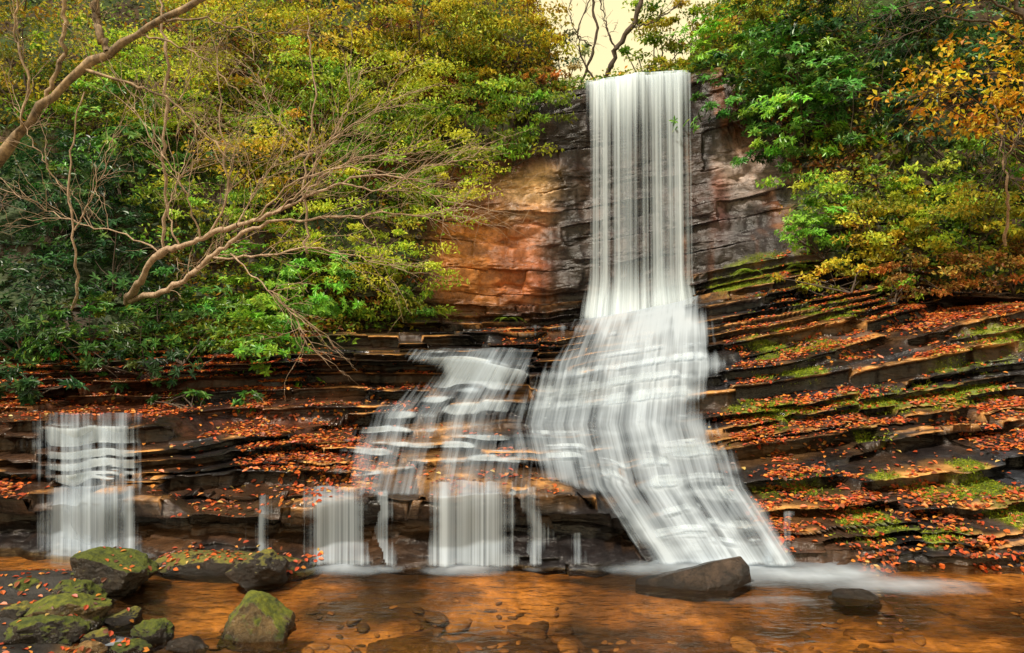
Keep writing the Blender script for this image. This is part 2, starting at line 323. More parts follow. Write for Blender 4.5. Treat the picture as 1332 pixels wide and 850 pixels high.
def cascade(name,label,PYs,Ls,Rs,mat,gain=1.0,edge=40,off=.04,j0=8,j1=None,patch=.0,tread=.5,core=None,cen=None,top=10,vk=(.12,.22),QS=None,boost=None,fine=False):
    j1=j1 or J9
    QS=Q_mid if QS is None else QS
    Pm=QS[j0:j1]; py=HZ-(Pm[...,2]-CH)*F/Pm[...,1]; px=PX[j0:j1]
    Lb=np.interp(py,PYs,Ls); Rb=np.interp(py,PYs,Rs)
    sd_=len(label)+int(Ls[0])
    wob=(fbm(py*.03,px*.008,seed=sd_,o=3)-.5)*edge*1.2
    pyt=py-(fbm(px*.05,px*0,seed=sd_+3,o=3)-.5)*top*2
    d=ss(-edge*.45,edge*.8,px-Lb-wob)*ss(-edge*.45,edge*.8,Rb+wob-px)*ss(PYs[0]-top*.4,PYs[0]+top*.4,pyt)*(1-ss(PYs[-1]-top,PYs[-1]+4,pyt))
    steep=ss(.25,.75,steepF[j0:j1]) if fine else ss(.10,.6,steepS[j0:j1]); d=d*gain*(tread+(1-tread)*steep)
    if patch>0: d=d*(1-patch*ss(.44,.62,fbm(px*.03,py*.02,seed=77,o=3)))
    if core is not None:
        cx_=np.interp(py,core[0],core[1]); d=d*(core[3]+(1-core[3])*np.exp(-((px-cx_)/core[2])**2))
    if boost: d=np.clip(d*(1+boost[2]*np.exp(-((py-boost[0])/boost[1])**2)),0,1.3)
    V=Pm+np.array([0,-off-.03,off+.03])
    if cen is not None:
        C0=np.interp(py,cen[0],cen[1]); W0=np.interp(py,cen[0],cen[2]); u=(px-C0)/W0*2.0
    else: u=(px-600)*10.5/F
    v=Pm[...,1]*vk[0]+Pm[...,2]*vk[1]
    ic=np.where(d.max(0)>.02)[0]; i0,i1=max(ic[0]-1,0),min(ic[-1]+2,d.shape[1])
    V=V[:,i0:i1];u=u[:,i0:i1];v=v[:,i0:i1];d=d[:,i0:i1]; nj,ni=d.shape
    jj,ii=np.meshgrid(np.arange(nj-1),np.arange(ni-1),indexing='ij'); a=(jj*ni+ii).ravel(); Fc=np.stack([a,a+1,a+ni+1,a+ni],1)
    keep=d.ravel()[Fc].max(1)>.02; Fc=Fc[keep]
    used=np.unique(Fc); rm=np.full(nj*ni,-1); rm[used]=np.arange(len(used))
    o=mk(name,V.reshape(-1,3)[used],rm[Fc],mat,uv=np.stack([u.ravel(),v.ravel()],1)[used],attrs={'dens':d.ravel()[used]})
    return tag(o,label,'waterfall',kind='structure')
M_f1=fall_mat('silky_water',5.0,1.0,.37,.68,amax=.95); M_f2=fall_mat('thin_silky_water',5.5,1.0,.39,.72,amax=.80); M_f4=fall_mat('ledge_strand_water',6.5,1.0,.40,.64,(.84,.92,1.0),amax=.92); M_f3=fall_mat('curtain_water',6.5,.5,.42,.70,amax=.86)
cascade('cascade','broad white cascade fanning down the ledges below the tall fall to the pool',
 [390,406,440,460,480,500,540,560,600,630,650,690,720,742],[790,754,742,726,698,692,680,672,676,700,765,814,828,834],[914,912,914,918,938,914,912,920,938,958,970,996,1022,1046],M_f1,.98,40,.08,tread=.80,patch=.16,
 core=([395,480,560,650,740],[850,840,825,880,930],120,.60),cen=([390,480,560,640,740],[848,832,822,842,905],[150,195,210,215,215]),top=4,QS=Q_big,boost=(415,22,.22))
cascade('cascade','bright strands spilling from ledge to ledge through the broad cascade',
 [440,480,560,600,650,720],[735,705,690,700,790,850],[905,925,910,930,955,1000],M_f4,.62,46,.14,tread=.25,patch=.35,top=6,QS=drape(9,7,5),fine=True,cen=([390,480,560,640,740],[848,832,822,842,905],[150,195,210,215,215]))
MC=([458,545,650],[640,590,570],[200,235,250])
cascade('cascade','thin misty veil spreading over the ledges left of the broad cascade',
 [458,470,490,500,545,570,600,650],[530,534,560,550,492,452,446,440],[712,706,696,688,678,678,682,690],M_f2,.62,46,.05,patch=.2,tread=.80,top=3,cen=MC)
cascade('cascade','white strands falling off each ledge inside the stepped left hand cascade',
 [459,470,490,500,545,570,600,648],[534,536,566,550,496,458,450,446],[706,700,690,682,672,672,676,684],M_f4,.84,44,.03,patch=.25,tread=.22,top=3,QS=drape(5,3,4),fine=True,cen=MC)
cascade('cascade','misty two tiered cascade at the far left of the ledges',
 [543,560,600,632,640,700,722],[34,40,56,64,66,60,60],[184,186,186,184,186,188,190],M_f2,.60,46,.05,patch=.2,tread=.8,top=3,core=([543,720],[135,130],70,.62))
cascade('cascade','white strands falling off each ledge inside the far left cascade',
 [543,560,600,632,640],[34,40,56,66,68],[184,186,186,184,186],M_f4,.84,44,.03,patch=.25,tread=.22,top=3,QS=drape(5,3,4),fine=True,core=([543,720],[140,135],62,.66))
cascade('cascade','faint trickle across the ledge just right of the rock face foot',
 [424,430,445,452],[640,650,690,700],[790,780,770,760],M_f2,.6,16,.03,patch=.4)
cur=[(398,484,640,.72,'white water curtain over the lowest ledge, leftmost of the pair beside the broad one'),(480,512,646,.60,'narrow water strand over the lowest ledge beside the left curtain'),
(556,666,632,.76,'widest white water curtain over the middle of the lowest ledge'),(673,708,640,.62,'slim water strand over the lowest ledge right of the widest curtain'),
(326,360,650,.46,'faint wisp of water at the left end of the lowest ledge'),(733,772,700,.46,'low trickle near the right end of the lowest ledge'),
(56,190,638,.62,'lower tier of the far left cascade falling into the pool corner'),
(998,1028,672,.52,'tiny side trickle on the rock right of the broad cascade')]
for (l_,r_,p_,g_,lab) in cur:
    cascade('water_curtain',lab,[p_,p_+10,742],[l_,l_,l_-6],[r_,r_,r_+8],M_f3,g_,28,.06,j1=int(ends[2]),tread=.8,top=3,vk=(.2,.2),QS=Q_small)
M_fp=fall_mat('plunge_water',5.6,.02,.44,.66,(.86,.94,1.0),.94,.84,trl=.3)
def plunge():
    nu,nv=160,130; u=np.linspace(0,1,nu)[None,:]*np.ones((nv,1)); v=np.linspace(0,1,nv)[:,None]*np.ones((1,nu))
    iL=[col_i(757+u_*140) for u_ in np.linspace(0,1,nu)]
    lipz=smooth1(np.array([P[J10-1,i,2] for i in iL]),4); zb=CH+(HZ-434)*18.2/F
    obj=empty('waterfall',(4.0,19.5,zb),'tall white waterfall plunging over the cliff lip','waterfall'); obj['kind']='structure'
    zz=np.linspace(0,1,60); prof=np.zeros((60,nu))
    for k,i in enumerate(iL):
        zc=P[J9-10:J10,i,2]; yc=P[J9-10:J10,i,1]; o_=np.argsort(zc); prof[:,k]=np.interp(lipz[k]-zz*(lipz[k]-zb),zc[o_],yc[o_])
    y0=smooth1(prof[:3].min(0),10); need=((y0[None,:]-prof)/np.sqrt(np.maximum(zz,.04))[:,None])[:50].max(0)
    A=np.clip(smooth1(need,20)+.15,.35,2.0); A=np.maximum(A,smooth1(np.maximum(need,.35),10))
    for L_,(dy,g) in enumerate(((.06,.53),(.22,.40))):
        px=753+u*152+v*7*(u-.2)+(fbm(u*6,v*0,seed=L_)-.5)*4+ss(.8,1,v)*16*(u-.5)
        t=np.clip((v-.04)/.96,0,1)
        y=np.where(v<.04,y0[None,:]-.06+.35*(1-v/.04),y0[None,:]-.06-A[None,:]*np.sqrt(t+.0004))-dy*ss(0,.06,v)+(fbm(u*7,v*0,seed=5+L_)-.5)*.22-.3*ss(.85,1,v)
        z=np.where(v<.04,lipz[None,:]+.07,lipz[None,:]+.07-(lipz[None,:]-zb)*t)
        X_=(px-CX)*y/F
        big=fbm(u*5+L_*3,v*.25,o=2,seed=66); d=g+.50*(big-.5)
        d=d*(1-.20*ss(.05,.45,v)*(1-ss(.5,.95,u)))+.34*ss(.74,.96,v)
        d=np.clip(d+.28*(1-ss(0,.30,v)),0,1)*ss(-.01,.12,u)*ss(-.01,.12,1-u)*(1-ss(.95,1,v+.03*(fbm(u*9,v*0,seed=12)-.5))*.9)
        V=np.stack([X_,y,z],-1).reshape(-1,3)
        jj,ii=np.meshgrid(np.arange(nv-1),np.arange(nu-1),indexing='ij'); a=(jj*nu+ii).ravel()
        mk('water_sheet',V,np.stack([a,a+1,a+nu+1,a+nu],1),M_fp,parent=obj,uv=np.stack([(u*3.1+L_*4.7).ravel(),(v*7+L_*3).ravel()],1),attrs={'dens':d},base=obj.location)
plunge()
# foam on pool
fx=np.linspace(-6.0,7.0,480); fy=np.linspace(6.3,9.3,220); fX,fY=np.meshgrid(fx,fy); fpx=CX+fX*F/fY; fpy=HZ+CH*F/fY
def eb(px,py,rx,ry): return np.clip(1.25-np.sqrt(((fpx-px)/rx)**2+((fpy-py)/ry)**2),0,1)
fd=np.maximum.reduce([eb(935,737,120,19),.9*eb(1045,748,130,19),.65*eb(1150,762,150,16),.9*eb(440,742,56,10),.9*eb(613,742,60,9),.5*eb(500,741,25,6),.5*eb(692,742,22,5),.45*eb(752,742,25,4),.8*eb(125,724,75,9),.4*eb(1240,768,70,9),.6*eb(840,742,60,9),.5*eb(1030,782,110,9),.7*eb(145,838,32,9)])
fd=np.clip(fd*(.6+.8*fbm(fX*1.2,fY*5,seed=300)),0,1)
fz=.012+.06*fd**2*fbm(fX*3,fY*3,seed=301)
M_foam=fall_mat('foam',1.2,3,.34,.84)
w=len(fx); jj,ii=np.meshgrid(np.arange(len(fy)-1),np.arange(w-1),indexing='ij'); a=(jj*w+ii).ravel(); Fc=np.stack([a,a+1,a+w+1,a+w],1)
Fc=Fc[fd.ravel()[Fc].max(1)>.02]; us=np.unique(Fc); rm=np.full(fX.size,-1); rm[us]=np.arange(len(us))
tag(mk('water_foam',np.stack([fX,fY,fz],-1).reshape(-1,3)[us],rm[Fc],M_foam,uv=np.stack([fX.ravel()*.5,fY.ravel()*.5],1)[us],attrs={'dens':fd.ravel()[us]}),'soft white foam drifting from the cascade feet across the pool','foam',kind='stuff')
# ---------------------------------------------------------------- leaves
def norm(v): return v/(np.linalg.norm(v,axis=-1,keepdims=True)+1e-9)
def leafmesh(name,C_,D,Nn,Ln,wr,cols,mat,parent=None,base=None,hexa=False,droop=.15):
    n=len(C_); D=norm(D); S=norm(np.cross(D,Nn)); Nn=norm(np.cross(S,D)); Ln=Ln[:,None]; W=Ln*wr
    if hexa:
        v=[C_, C_+D*Ln*.35+S*W*.5+Nn*W*.18, C_+D*Ln*.72+S*W*.42+Nn*(W*.16-Ln*droop*.4), C_+D*Ln-Nn*Ln*droop, C_+D*Ln*.72-S*W*.42+Nn*(W*.16-Ln*droop*.4), C_+D*Ln*.35-S*W*.5+Nn*W*.18]
        V=np.stack(v,1).reshape(-1,3); a=np.arange(n)[:,None]*6
        Fc=np.concatenate([a+np.array([[0,1,2,3]]),a+np.array([[0,3,4,5]])],0); cv=np.repeat(cols,6,0)
    else:
        v=[C_, C_+D*Ln*.5+S*W*.5+Nn*W*.15, C_+D*Ln-Nn*Ln*droop, C_+D*Ln*.5-S*W*.5+Nn*W*.15]
        V=np.stack(v,1).reshape(-1,3); Fc=np.arange(n*4).reshape(-1,4); cv=np.repeat(cols,4,0)
    return mk(name,V,Fc,mat,parent=parent,col=cv,smooth=False,base=base)
def pal(cols,wts,n,r):
    cols=np.array(cols); w=np.array(wts,float); k=r.choice(len(cols),n,p=w/w.sum()); return cols[k]
PAL={
'rhodo_dark':([(.020,.075,.024),(.035,.12,.028),(.08,.20,.045),(.012,.03,.016),(.20,.22,.04)],[4,4,2,2.5,.5]),
'rhodo':([(.05,.17,.025),(.09,.26,.04),(.17,.36,.05),(.03,.08,.02),(.36,.38,.05)],[3,4,3,1.5,.7]),
'bright':([(.12,.36,.03),(.24,.52,.045),(.38,.62,.06),(.05,.14,.03)],[3,4,3,1.2]),
'lime':([(.50,.62,.04),(.66,.72,.06),(.28,.44,.04),(.74,.62,.08)],[4,3,2,1]),
'olive':([(.30,.36,.03),(.54,.48,.035),(.70,.52,.04),(.10,.16,.025),(.72,.32,.03)],[4,4,3,1.5,1.0]),
'gold':([(.70,.46,.03),(.74,.36,.03),(.56,.48,.04),(.24,.26,.03),(.80,.62,.06)],[3,1.5,3,1.5,3]),
'orange':([(.80,.44,.015),(.76,.28,.015),(.82,.62,.04),(.45,.18,.02)],[4,3,3,1]),
'green':([(.16,.33,.03),(.28,.46,.04),(.44,.55,.05),(.07,.15,.03),(.60,.50,.05)],[3,4,3,1.5,1]),
'rust':([(.42,.13,.03),(.30,.15,.035),(.22,.23,.03),(.50,.26,.04)],[3,3,2,1]),
'sage':([(.24,.30,.15),(.32,.38,.18),(.42,.40,.17)],[2,2,1])}
LEAF={'rhodo_dark':(.135,.30,1),'rhodo':(.125,.30,1),'bright':(.125,.32,1),'lime':(.085,.5,0),'olive':(.10,.55,0),'gold':(.11,.6,0),'orange':(.13,.6,0),'green':(.11,.5,0),'rust':(.085,.6,0),'sage':(.10,.45,0)}
def tube(VL,FL,pts,rad,sides=6):
    pts=np.asarray(pts,float); n=len(pts); T=norm(np.gradient(pts,axis=0)); ref=np.array([.31,.22,.93])
    A=norm(np.cross(T,ref)); Bv=np.cross(T,A); an=np.arange(sides)*2*math.pi/sides
    ring=pts[:,None,:]+np.asarray(rad)[:,None,None]*(np.cos(an)[None,:,None]*A[:,None,:]+np.sin(an)[None,:,None]*Bv[:,None,:])
    b=VL[0]; VL[0]+=n*sides; VL.append(ring.reshape(-1,3))
    for j in range(n-1):
        for k in range(sides): FL.append((b+j*sides+k,b+j*sides+(k+1)%sides,b+(j+1)*sides+(k+1)%sides,b+(j+1)*sides+k))
def curve(pts,n,jit,r):
    pts=np.asarray(pts,float); t=np.linspace(0,1,len(pts)); tt=np.linspace(0,1,n)
    q=np.stack([np.interp(tt,t,pts[:,k]) for k in range(3)],1)
    for _ in range(2): q[1:-1]=(q[:-2]+2*q[1:-1]+q[2:])/4
    q[1:-1]+=r.normal(0,jit,(n-2,3)); return q
sid=[0]
def shrub(name,label,cat,px,py,rx,ry,kind,Yd=None,off=.5,cover=1.9,stemmat=None,ns=6,basept=None,lscale=1.0):
    sid[0]+=1; r=np.random.default_rng(1000+sid[0])
    t=terr(px,py); Yc=Yd if Yd else t[1]-off
    ce=at(px,py,Yc); k=Yc/F; RX,RZ=rx*k,ry*k; RY=.6*(RX+RZ)/2
    Ll,wr,hexa=LEAF[kind]; Ll*=lscale*max(1,(Yc/13)**.6)
    n=int(cover*math.pi*rx*ry/max((Ll/k)*(Ll/k*wr)*.45,1.5)); n=min(n,15000)
    whorl=hexa; per=8 if whorl else 1
    nc_=max(14,int(rx*ry/110)); d=norm(r.normal(size=(nc_,3))); rad=r.uniform(.25,1,nc_)**.5*(.56+.9*vn(d[:,0]*2+sid[0],d[:,1]*2,d[:,2]*2,seed=sid[0]))
    rad=np.where(r.random(nc_)<.18,rad*1.38,rad)
    cen=ce+d*rad[:,None]*np.array([RX,RY,RZ]); rc=.19*min(RX,RZ)*r.uniform(.4,1.8,nc_)
    cs=r.uniform(.36,1.6,nc_); tint=r.normal(0,.14,nc_)
    m_=max(1,n//per); ci=r.integers(0,nc_,m_); q=norm(r.normal(size=(m_,3)))*(r.random((m_,1))**.45)
    pos=cen[ci]+q*rc[ci][:,None]*np.array([1.8,1.25,.48])
    outd=norm(pos-ce+np.array([0,0,RZ*.25]))
    if whorl:
        ax=norm(outd*.8+np.array([0,-.25,.7])+r.normal(0,.35,(m_,3)))
        ref=norm(np.cross(ax,norm(r.normal(size=(m_,3))))); ref2=np.cross(ax,ref)
        C_=np.repeat(pos,per,0); axr=np.repeat(ax,per,0); ang=np.tile(np.arange(per)*2*math.pi/per,m_)+r.normal(0,.25,m_*per)
        rad_=np.cos(ang)[:,None]*np.repeat(ref,per,0)+np.sin(ang)[:,None]*np.repeat(ref2,per,0)
        D=norm(rad_+axr*r.uniform(-.35,.55,m_*per)[:,None]); Nn=norm(axr+rad_*.1)
    else:
        C_=pos; D=norm(r.normal(size=(m_,3))+outd*.3+np.array([0,0,-.25])); Nn=norm(r.normal(0,.6,(m_,3))+np.array([0,-.45,.8])+outd*.3)
    nn=len(C_); cir=np.repeat(ci,per) if per>1 else ci
    co=pal(*PAL[kind],nn,r)*.55+.45*np.repeat(pal(*PAL[kind],nc_,r)[ci],per,0)
    co=co*cs[cir][:,None]*r.uniform(.75,1.3,(nn,1)); co[:,0]*=(1+tint[cir]); co=np.clip(co,.004,.8)
    Ln=Ll*r.uniform(.6,1.25,nn)
    bp_=basept if basept is not None else (terr(px,min(py+ry*.85,PY[int(ends[3]),col_i(px)])) if not Yd or Yd<17.5 else np.array([ce[0],ce[1]+.3,max(ce[2]-RZ*1.5,4.0)]))
    root=empty(name,bp_,label,cat)
    leafmesh('crown' if cat=='tree' else 'foliage',C_,D,Nn,Ln,wr,co,M_gloss if whorl else M_leaf,root,bp_,bool(hexa),.18)
    VL,FL=[0],[]
    top=cen[r.choice(nc_,min(ns,nc_),replace=False)]
    for tp in top:
        mid=(bp_+tp)/2+r.normal(0,.12,3)*np.array([RX,RY,RZ]); q=curve([bp_,mid,tp],9,.015,r); tube(VL,FL,q,np.linspace(.024,.008,9)*(1 if cat!='tree' else 1.5),5)
        for _ in range(4):
            j=r.integers(3,9); e=cen[np.argmin(np.linalg.norm(cen-q[j]-r.normal(0,.25,3)*RX,axis=1))]; tube(VL,FL,curve([q[j],(q[j]+e)/2+r.normal(0,.04,3),e],5,.01,r),np.linspace(.010,.004,5),4)
    mk('trunk' if cat=='tree' else 'stems',np.concatenate(VL[1:]),FL,stemmat or M_dark,root,base=bp_)
    return root
S=shrub
# left
S('rhododendron','dark glossy rhododendron hanging at the upper far left edge','shrub',60,250,120,90,'rhodo_dark',off=1.6,cover=1.4)
S('rhododendron','dark rhododendron low on the far left above the small cascade','shrub',30,395,90,85,'rhodo_dark',off=1.5,cover=1.3)
S('rhododendron','dark rhododendron behind the forked base of the bare leaning tree','shrub',150,340,90,70,'rhodo_dark',off=1.0,cover=1.4)
S('rhododendron','green rhododendron under the pale leaning trunk','shrub',165,200,95,80,'rhodo',off=1.0,cover=1.5)
S('rhododendron','mid green rhododendron right below the bare tree base','shrub',235,425,95,58,'rhodo',off=.9)
S('rhododendron','bright green rhododendron beneath the bare tree limbs','shrub',330,385,85,55,'bright',off=.8)
S('rhododendron','bright green rhododendron drooping over the dark ledge','shrub',340,452,76,50,'bright',off=1.1,cover=1.7)
S('rhododendron','fresh green rhododendron beside the lime coloured bush','shrub',415,378,70,54,'bright',off=.6)
S('rhododendron','green rhododendron patch low above the leaf covered bank','shrub',120,445,95,50,'rhodo',off=1.0,cover=1.5)
S('rhododendron','loose dark rhododendron hanging lowest over the left bank','shrub',205,475,70,30,'rhodo_dark',off=1.0,cover=1.2)
S('bush','lime green airy bush in front of the left cliff','shrub',525,340,66,56,'lime',off=1.0,cover=1.4)
S('bush','small lime green bush between bare twigs and cliff','shrub',435,310,65,50,'lime',off=.8,cover=1.4)
S('bush','low green bush under the lime bush at the cliff foot','shrub',500,398,75,28,'green',off=.5)
S('bush','olive green bush behind the bare tree crown','shrub',270,280,95,75,'green',off=.8,cover=1.5)
S('bush','yellowish olive bush left of centre on the slope','shrub',360,215,95,70,'olive',off=.8,cover=1.5)
S('bush','green leafy bush high above the lime bush','shrub',480,240,90,65,'green',off=.8,cover=1.6)
S('bush','leafy lime bush at the left brink of the cliff','shrub',572,230,66,64,'lime',off=.9,cover=1.4)
S('tree','olive leaved tree at the top left corner','tree',40,80,115,95,'olive',off=1.5,cover=1.4)
S('tree','green leaved tree under the top left trunks','tree',130,120,95,70,'green',off=1.2,cover=1.4)
S('tree','green and yellow tree right of the leaning trunk','tree',210,120,95,85,'lime',off=1.4,cover=1.3)
S('tree','olive yellow leaved tree at the upper left','tree',310,55,100,80,'olive',off=1.6,cover=1.6)
S('tree','green tree above the middle of the left slope','tree',400,135,95,75,'green',off=1.2,cover=1.6)
S('tree','golden tree near the top left of centre','tree',440,35,90,60,'gold',off=1.5,cover=1.6)
S('tree','lime tree high behind the left cliff','tree',520,125,95,75,'lime',off=1.4,cover=1.5)
S('tree','yellow tinged tree at the top left of the sky gap','tree',560,40,95,75,'olive',off=1.6)
S('tree','green tree overhanging the left cliff edge','tree',615,165,88,55,'green',off=1.0)
S('tree','green leaved sapling on the cliff edge next to the dark corner','tree',678,150,52,48,'green',Yd=20.2,basept=at(668,215,20.6))
S('tree','olive tree close left of the sky gap','tree',630,70,75,80,'olive',Yd=22)
S('tree','orange gold tree touching the sky gap on the left','tree',695,58,52,66,'gold',Yd=22.5,cover=2.0)
S('tree','pale sage thin crowned tree in the left side of the sky gap','tree',737,66,30,52,'sage',Yd=24.5,cover=1.4)
S('bush','rusty low bush at the brink left of the waterfall lip','shrub',705,105,42,14,'rust',Yd=21,basept=at(700,122,21))
# right
S('tree','green crowned tree right of the sky gap above the lip','tree',850,50,44,56,'green',Yd=23)
S('tree','golden olive tree right above the waterfall lip','tree',905,40,58,54,'olive',Yd=22.5)
S('bush','low green bush right behind the waterfall lip','shrub',870,85,45,14,'olive',Yd=21.5,basept=at(870,96,21.3))
S('rhododendron','green rhododendron at the top right of the fall','shrub',965,55,72,58,'bright',Yd=20.8)
S('rhododendron','drooping rhododendron against the cliff right of the lip','shrub',962,130,52,54,'rhodo',Yd=19.4,basept=at(985,170,19.9))
S('rhododendron','small rhododendron hanging lowest over the right cliff face','shrub',1005,190,44,30,'rhodo',Yd=18.6,basept=at(1015,175,19.4),cover=1.6)
S('rhododendron','broad green rhododendron topping the right cliff','shrub',1040,95,85,72,'rhodo',off=1.0)
S('rhododendron','low rhododendron overhanging the right cliff face','shrub',1050,165,64,48,'bright',off=1.0)
S('rhododendron','deep green rhododendron beside the orange leaved tree','shrub',1120,120,75,80,'rhodo',off=.9)
S('tree','dark evergreen tree at the top right','tree',1130,20,110,60,'rhodo_dark',off=1.2)
S('tree','dark shaded tree behind the orange leaves','tree',1260,60,110,85,'rhodo_dark',off=1.0,cover=1.2)
S('tree','olive tree top right beside the dark evergreen','tree',1030,15,80,45,'olive',off=1.6)
S('bush','shaded dark bush under the orange leaved tree','shrub',1240,175,95,55,'rhodo_dark',off=.6,cover=1.3)
S('bush','bright green rounded bush right of the cliff','shrub',1065,298,46,46,'bright',off=.8,lscale=.75)
S('bush','green leafy bush above the rounded bright bush','shrub',1125,242,84,48,'green',off=.8)
S('bush','yellow green bush on the middle of the right bank','shrub',1150,308,76,52,'olive',off=.7)
S('bush','green bush below the orange leaves at the right edge','shrub',1285,225,75,48,'green',off=.9)
S('bush','olive autumn bush at the right edge of the bank','shrub',1265,295,90,52,'olive',off=.7)
S('bush','green and gold bush filling the bank between olive bushes','shrub',1210,270,60,45,'lime',off=.6,cover=1.5)
S('bush','rust leaved bush above the dark overhang on the right','shrub',1220,352,80,34,'rust',off=.6,cover=1.6)
S('bush','rusty twiggy bush at the far right above the overhang','shrub',1315,348,60,40,'rust',off=.6,cover=1.5)
S('bush','low olive bush beside the grassy top of the right ledges','shrub',1110,358,66,28,'olive',off=.4,cover=1.6)
S('bush','small green bush at the left end of the dark overhang','shrub',1165,385,44,22,'green',off=.5,cover=1.5)
S('tree','orange and yellow leaved autumn tree reaching in from the right edge','tree',1262,112,118,72,'orange',Yd=13.6,cover=.95,basept=terr(1480,300),ns=7)
S('rhododendron','small rhododendron sprig on the leafy bank above the left cascade','shrub',250,522,44,20,'rhodo',off=.3,cover=1.6)
S('rhododendron','tiny bright rhododendron sprig right of the low left sprig','shrub',322,525,28,14,'rhodo',off=.25,cover=1.6)
S('rhododendron','dark rhododendron sprig at the left edge above the cascade','shrub',20,500,52,28,'rhodo_dark',off=.5,cover=1.8)
def fern(label,px,py,size,nf):
    sid[0]+=1; r=np.random.default_rng(sid[0]); b=terr(px,py)
    C_,D,Nn,Ln=[],[],[],[]
    for k in range(nf):
        a=r.uniform(0,2*math.pi); h=np.array([math.cos(a),math.sin(a)*.8-.2,0]); l=size*r.uniform(.6,1.1)
        for t in np.linspace(.12,1,16):
            p=b+h*l*t+np.array([0,0,l*(1.0*t-1.05*t*t)+.03]); tan=norm(h*1+np.array([0,0,1.0-2.1*t])); sd=norm(np.cross(tan,[0,0,1.]))
            for s_ in (-1,1):
                C_.append(p);D.append(sd*s_+tan*.45);Nn.append([h[0]*.1,h[1]*.1,1]);Ln.append(l*.30*(1-t*.85))
    C_=np.array(C_);n=len(C_); co=pal([(.20,.36,.04),(.34,.48,.05),(.45,.50,.06)],[2,3,1],n,r)
    ro=empty('fern',b,label,'fern',None); leafmesh('fronds',C_,np.array(D),np.array(Nn),np.array(Ln),.32,co,M_leaf,ro,b)
fern('yellow green fern at the foot of the left cliff near the lime bush',500,418,.75,16); fern('green fern in the middle of the left cliff foot',555,416,.6,14)
fern('small fern growing by itself at the cliff foot near the fall',660,420,.5,12); fern('fern at the left end of the upper dark ledge',440,428,.7,14)
fern('fern beside the grass right of the tall fall',985,360,.6,14); fern('fern on the bank below the rounded bright bush',1045,352,.5,12)
def scatter(name,label,cat,mask,n,size,cols_fn,wr,flat,mat,seed,hexa=False,lift=.02):
    r=np.random.default_rng(seed); area=np.linalg.norm(np.cross(dI,dJ),axis=-1); wgt=(mask*area).ravel(); wgt[~np.isfinite(wgt)]=0
    k=r.choice(wgt.size,n,p=wgt/wgt.sum()); j,i=np.unravel_index(k,Y.shape)
    pos=P[j,i]+dI[j,i]*r.uniform(-.5,.5,(n,1))+dJ[j,i]*r.uniform(-.5,.5,(n,1))
    Nn=norm(NR[j,i]*flat+r.normal(0,.35,(n,3))*(1.2-flat*.6)+np.array([0,0,.3*flat])); pos=pos+NR[j,i]*lift*r.uniform(.2,1.2,(n,1))
    D=np.cross(Nn,norm(r.normal(size=(n,3)))); co=cols_fn(pos,j,i,r)
    o=leafmesh(name,pos-norm(D)*size*.4,D,Nn,size*r.uniform(.5,1.35,n),wr,co,mat,hexa=hexa,droop=.12)
    return tag(o,label,cat,kind='stuff')
inv=(PX>-55)&(PX<1390)
um=np.maximum.reduce([hill*(seg<10.95),ss(6.9,7.3,seg)*(1-ss(420,470,PX))*(seg<9.1),cl*(1-ss(530,575,PX)),cl*ss(1020,1070,PX)*ss(.05,.2,up)])*inv*(.10+ss(.38,.52,fbm(X*.9,Y*.9,Z*.9,seed=400)))*(.30+.70*ss(120,330,PX))
def ucol(pos,j,i,r):
    n=len(pos); f_=fbm(pos[:,0]*.7,pos[:,1]*.7,pos[:,2]*.7,seed=410)[:,None]
    a=pal(*PAL['green'],n,r); b=pal(*PAL['olive'],n,r); c_=pal(*PAL['rust'],n,r); d_=pal(*PAL['rhodo_dark'],n,r)
    q=np.where(f_<.50,a,np.where(f_<.60,b,c_)); lf=ss(330,120,PX[j,i])[:,None]*ss(100,250,PY[j,i])[:,None]
    return (q*(1-lf)+d_*lf)*r.uniform(.45,1.05,(n,1))
scatter('undergrowth','mixed low green and rusty undergrowth covering the hillside','undergrowth',um,105000,.14,ucol,.5,.5,M_leaf,5,lift=.35)
lm=np.zeros_like(Y)
def box(x0,x1,y0,y1,v,e=25): return v*ss(x0-e,x0+e,PX)*(1-ss(x1-e,x1+e,PX))*ss(y0-8,y0+8,PY)*(1-ss(y1-8,y1+8,PY))
for b_ in [(185,480,545,645,.55),(-60,420,440,548,1.2),(200,420,640,668,.5),(400,560,480,560,.3),(440,700,560,640,.10),(690,800,620,650,.12),(915,1392,540,745,.75),(960,1392,390,540,.55),(1150,1392,395,530,1.3),(640,800,425,470,.12),(1000,1300,330,400,.6),(-60,200,620,650,.4)]:
    lm=np.maximum(lm,box(*b_))
wetm=np.maximum.reduce([(PX>np.interp(PY,[395,415,480,600,650,740],[800,760,708,690,760,845])-6)*(PX<np.interp(PY,[395,480,560,650,740],[905,918,900,948,1022])+6)*(PY>395)*1.0,((PX>50)&(PX<185)&(PY>541))*1.0])
cn=fbm(X*1.5,Y*1.5,Z*2,seed=420,o=4)
lm=lm*ss(.3,.7,up)*(.07+1.4*ss(.46,.60,cn))*(1-wetm)*inv*(.35+.65*(f<.5)*1.0)
def fcol(pos,j,i,r):
    n=len(pos); c_=pal([(.60,.13,.02),(.48,.07,.02),(.68,.25,.04),(.28,.08,.03),(.60,.40,.12),(.13,.05,.03)],[4,3.5,2.5,3,.6,2],n,r); return c_*r.uniform(.7,1.2,(n,1))
scatter('fallen_leaves','red and orange fallen leaves scattered over the rock ledges','fallen leaves',lm,31000,.078,fcol,.62,1.0,M_dead,6,hexa=True,lift=.025)
mm=moss*inv*(.15+ss(.35,.6,fbm(X*5,Y*5,Z*5,seed=430)))*(1-wetm)
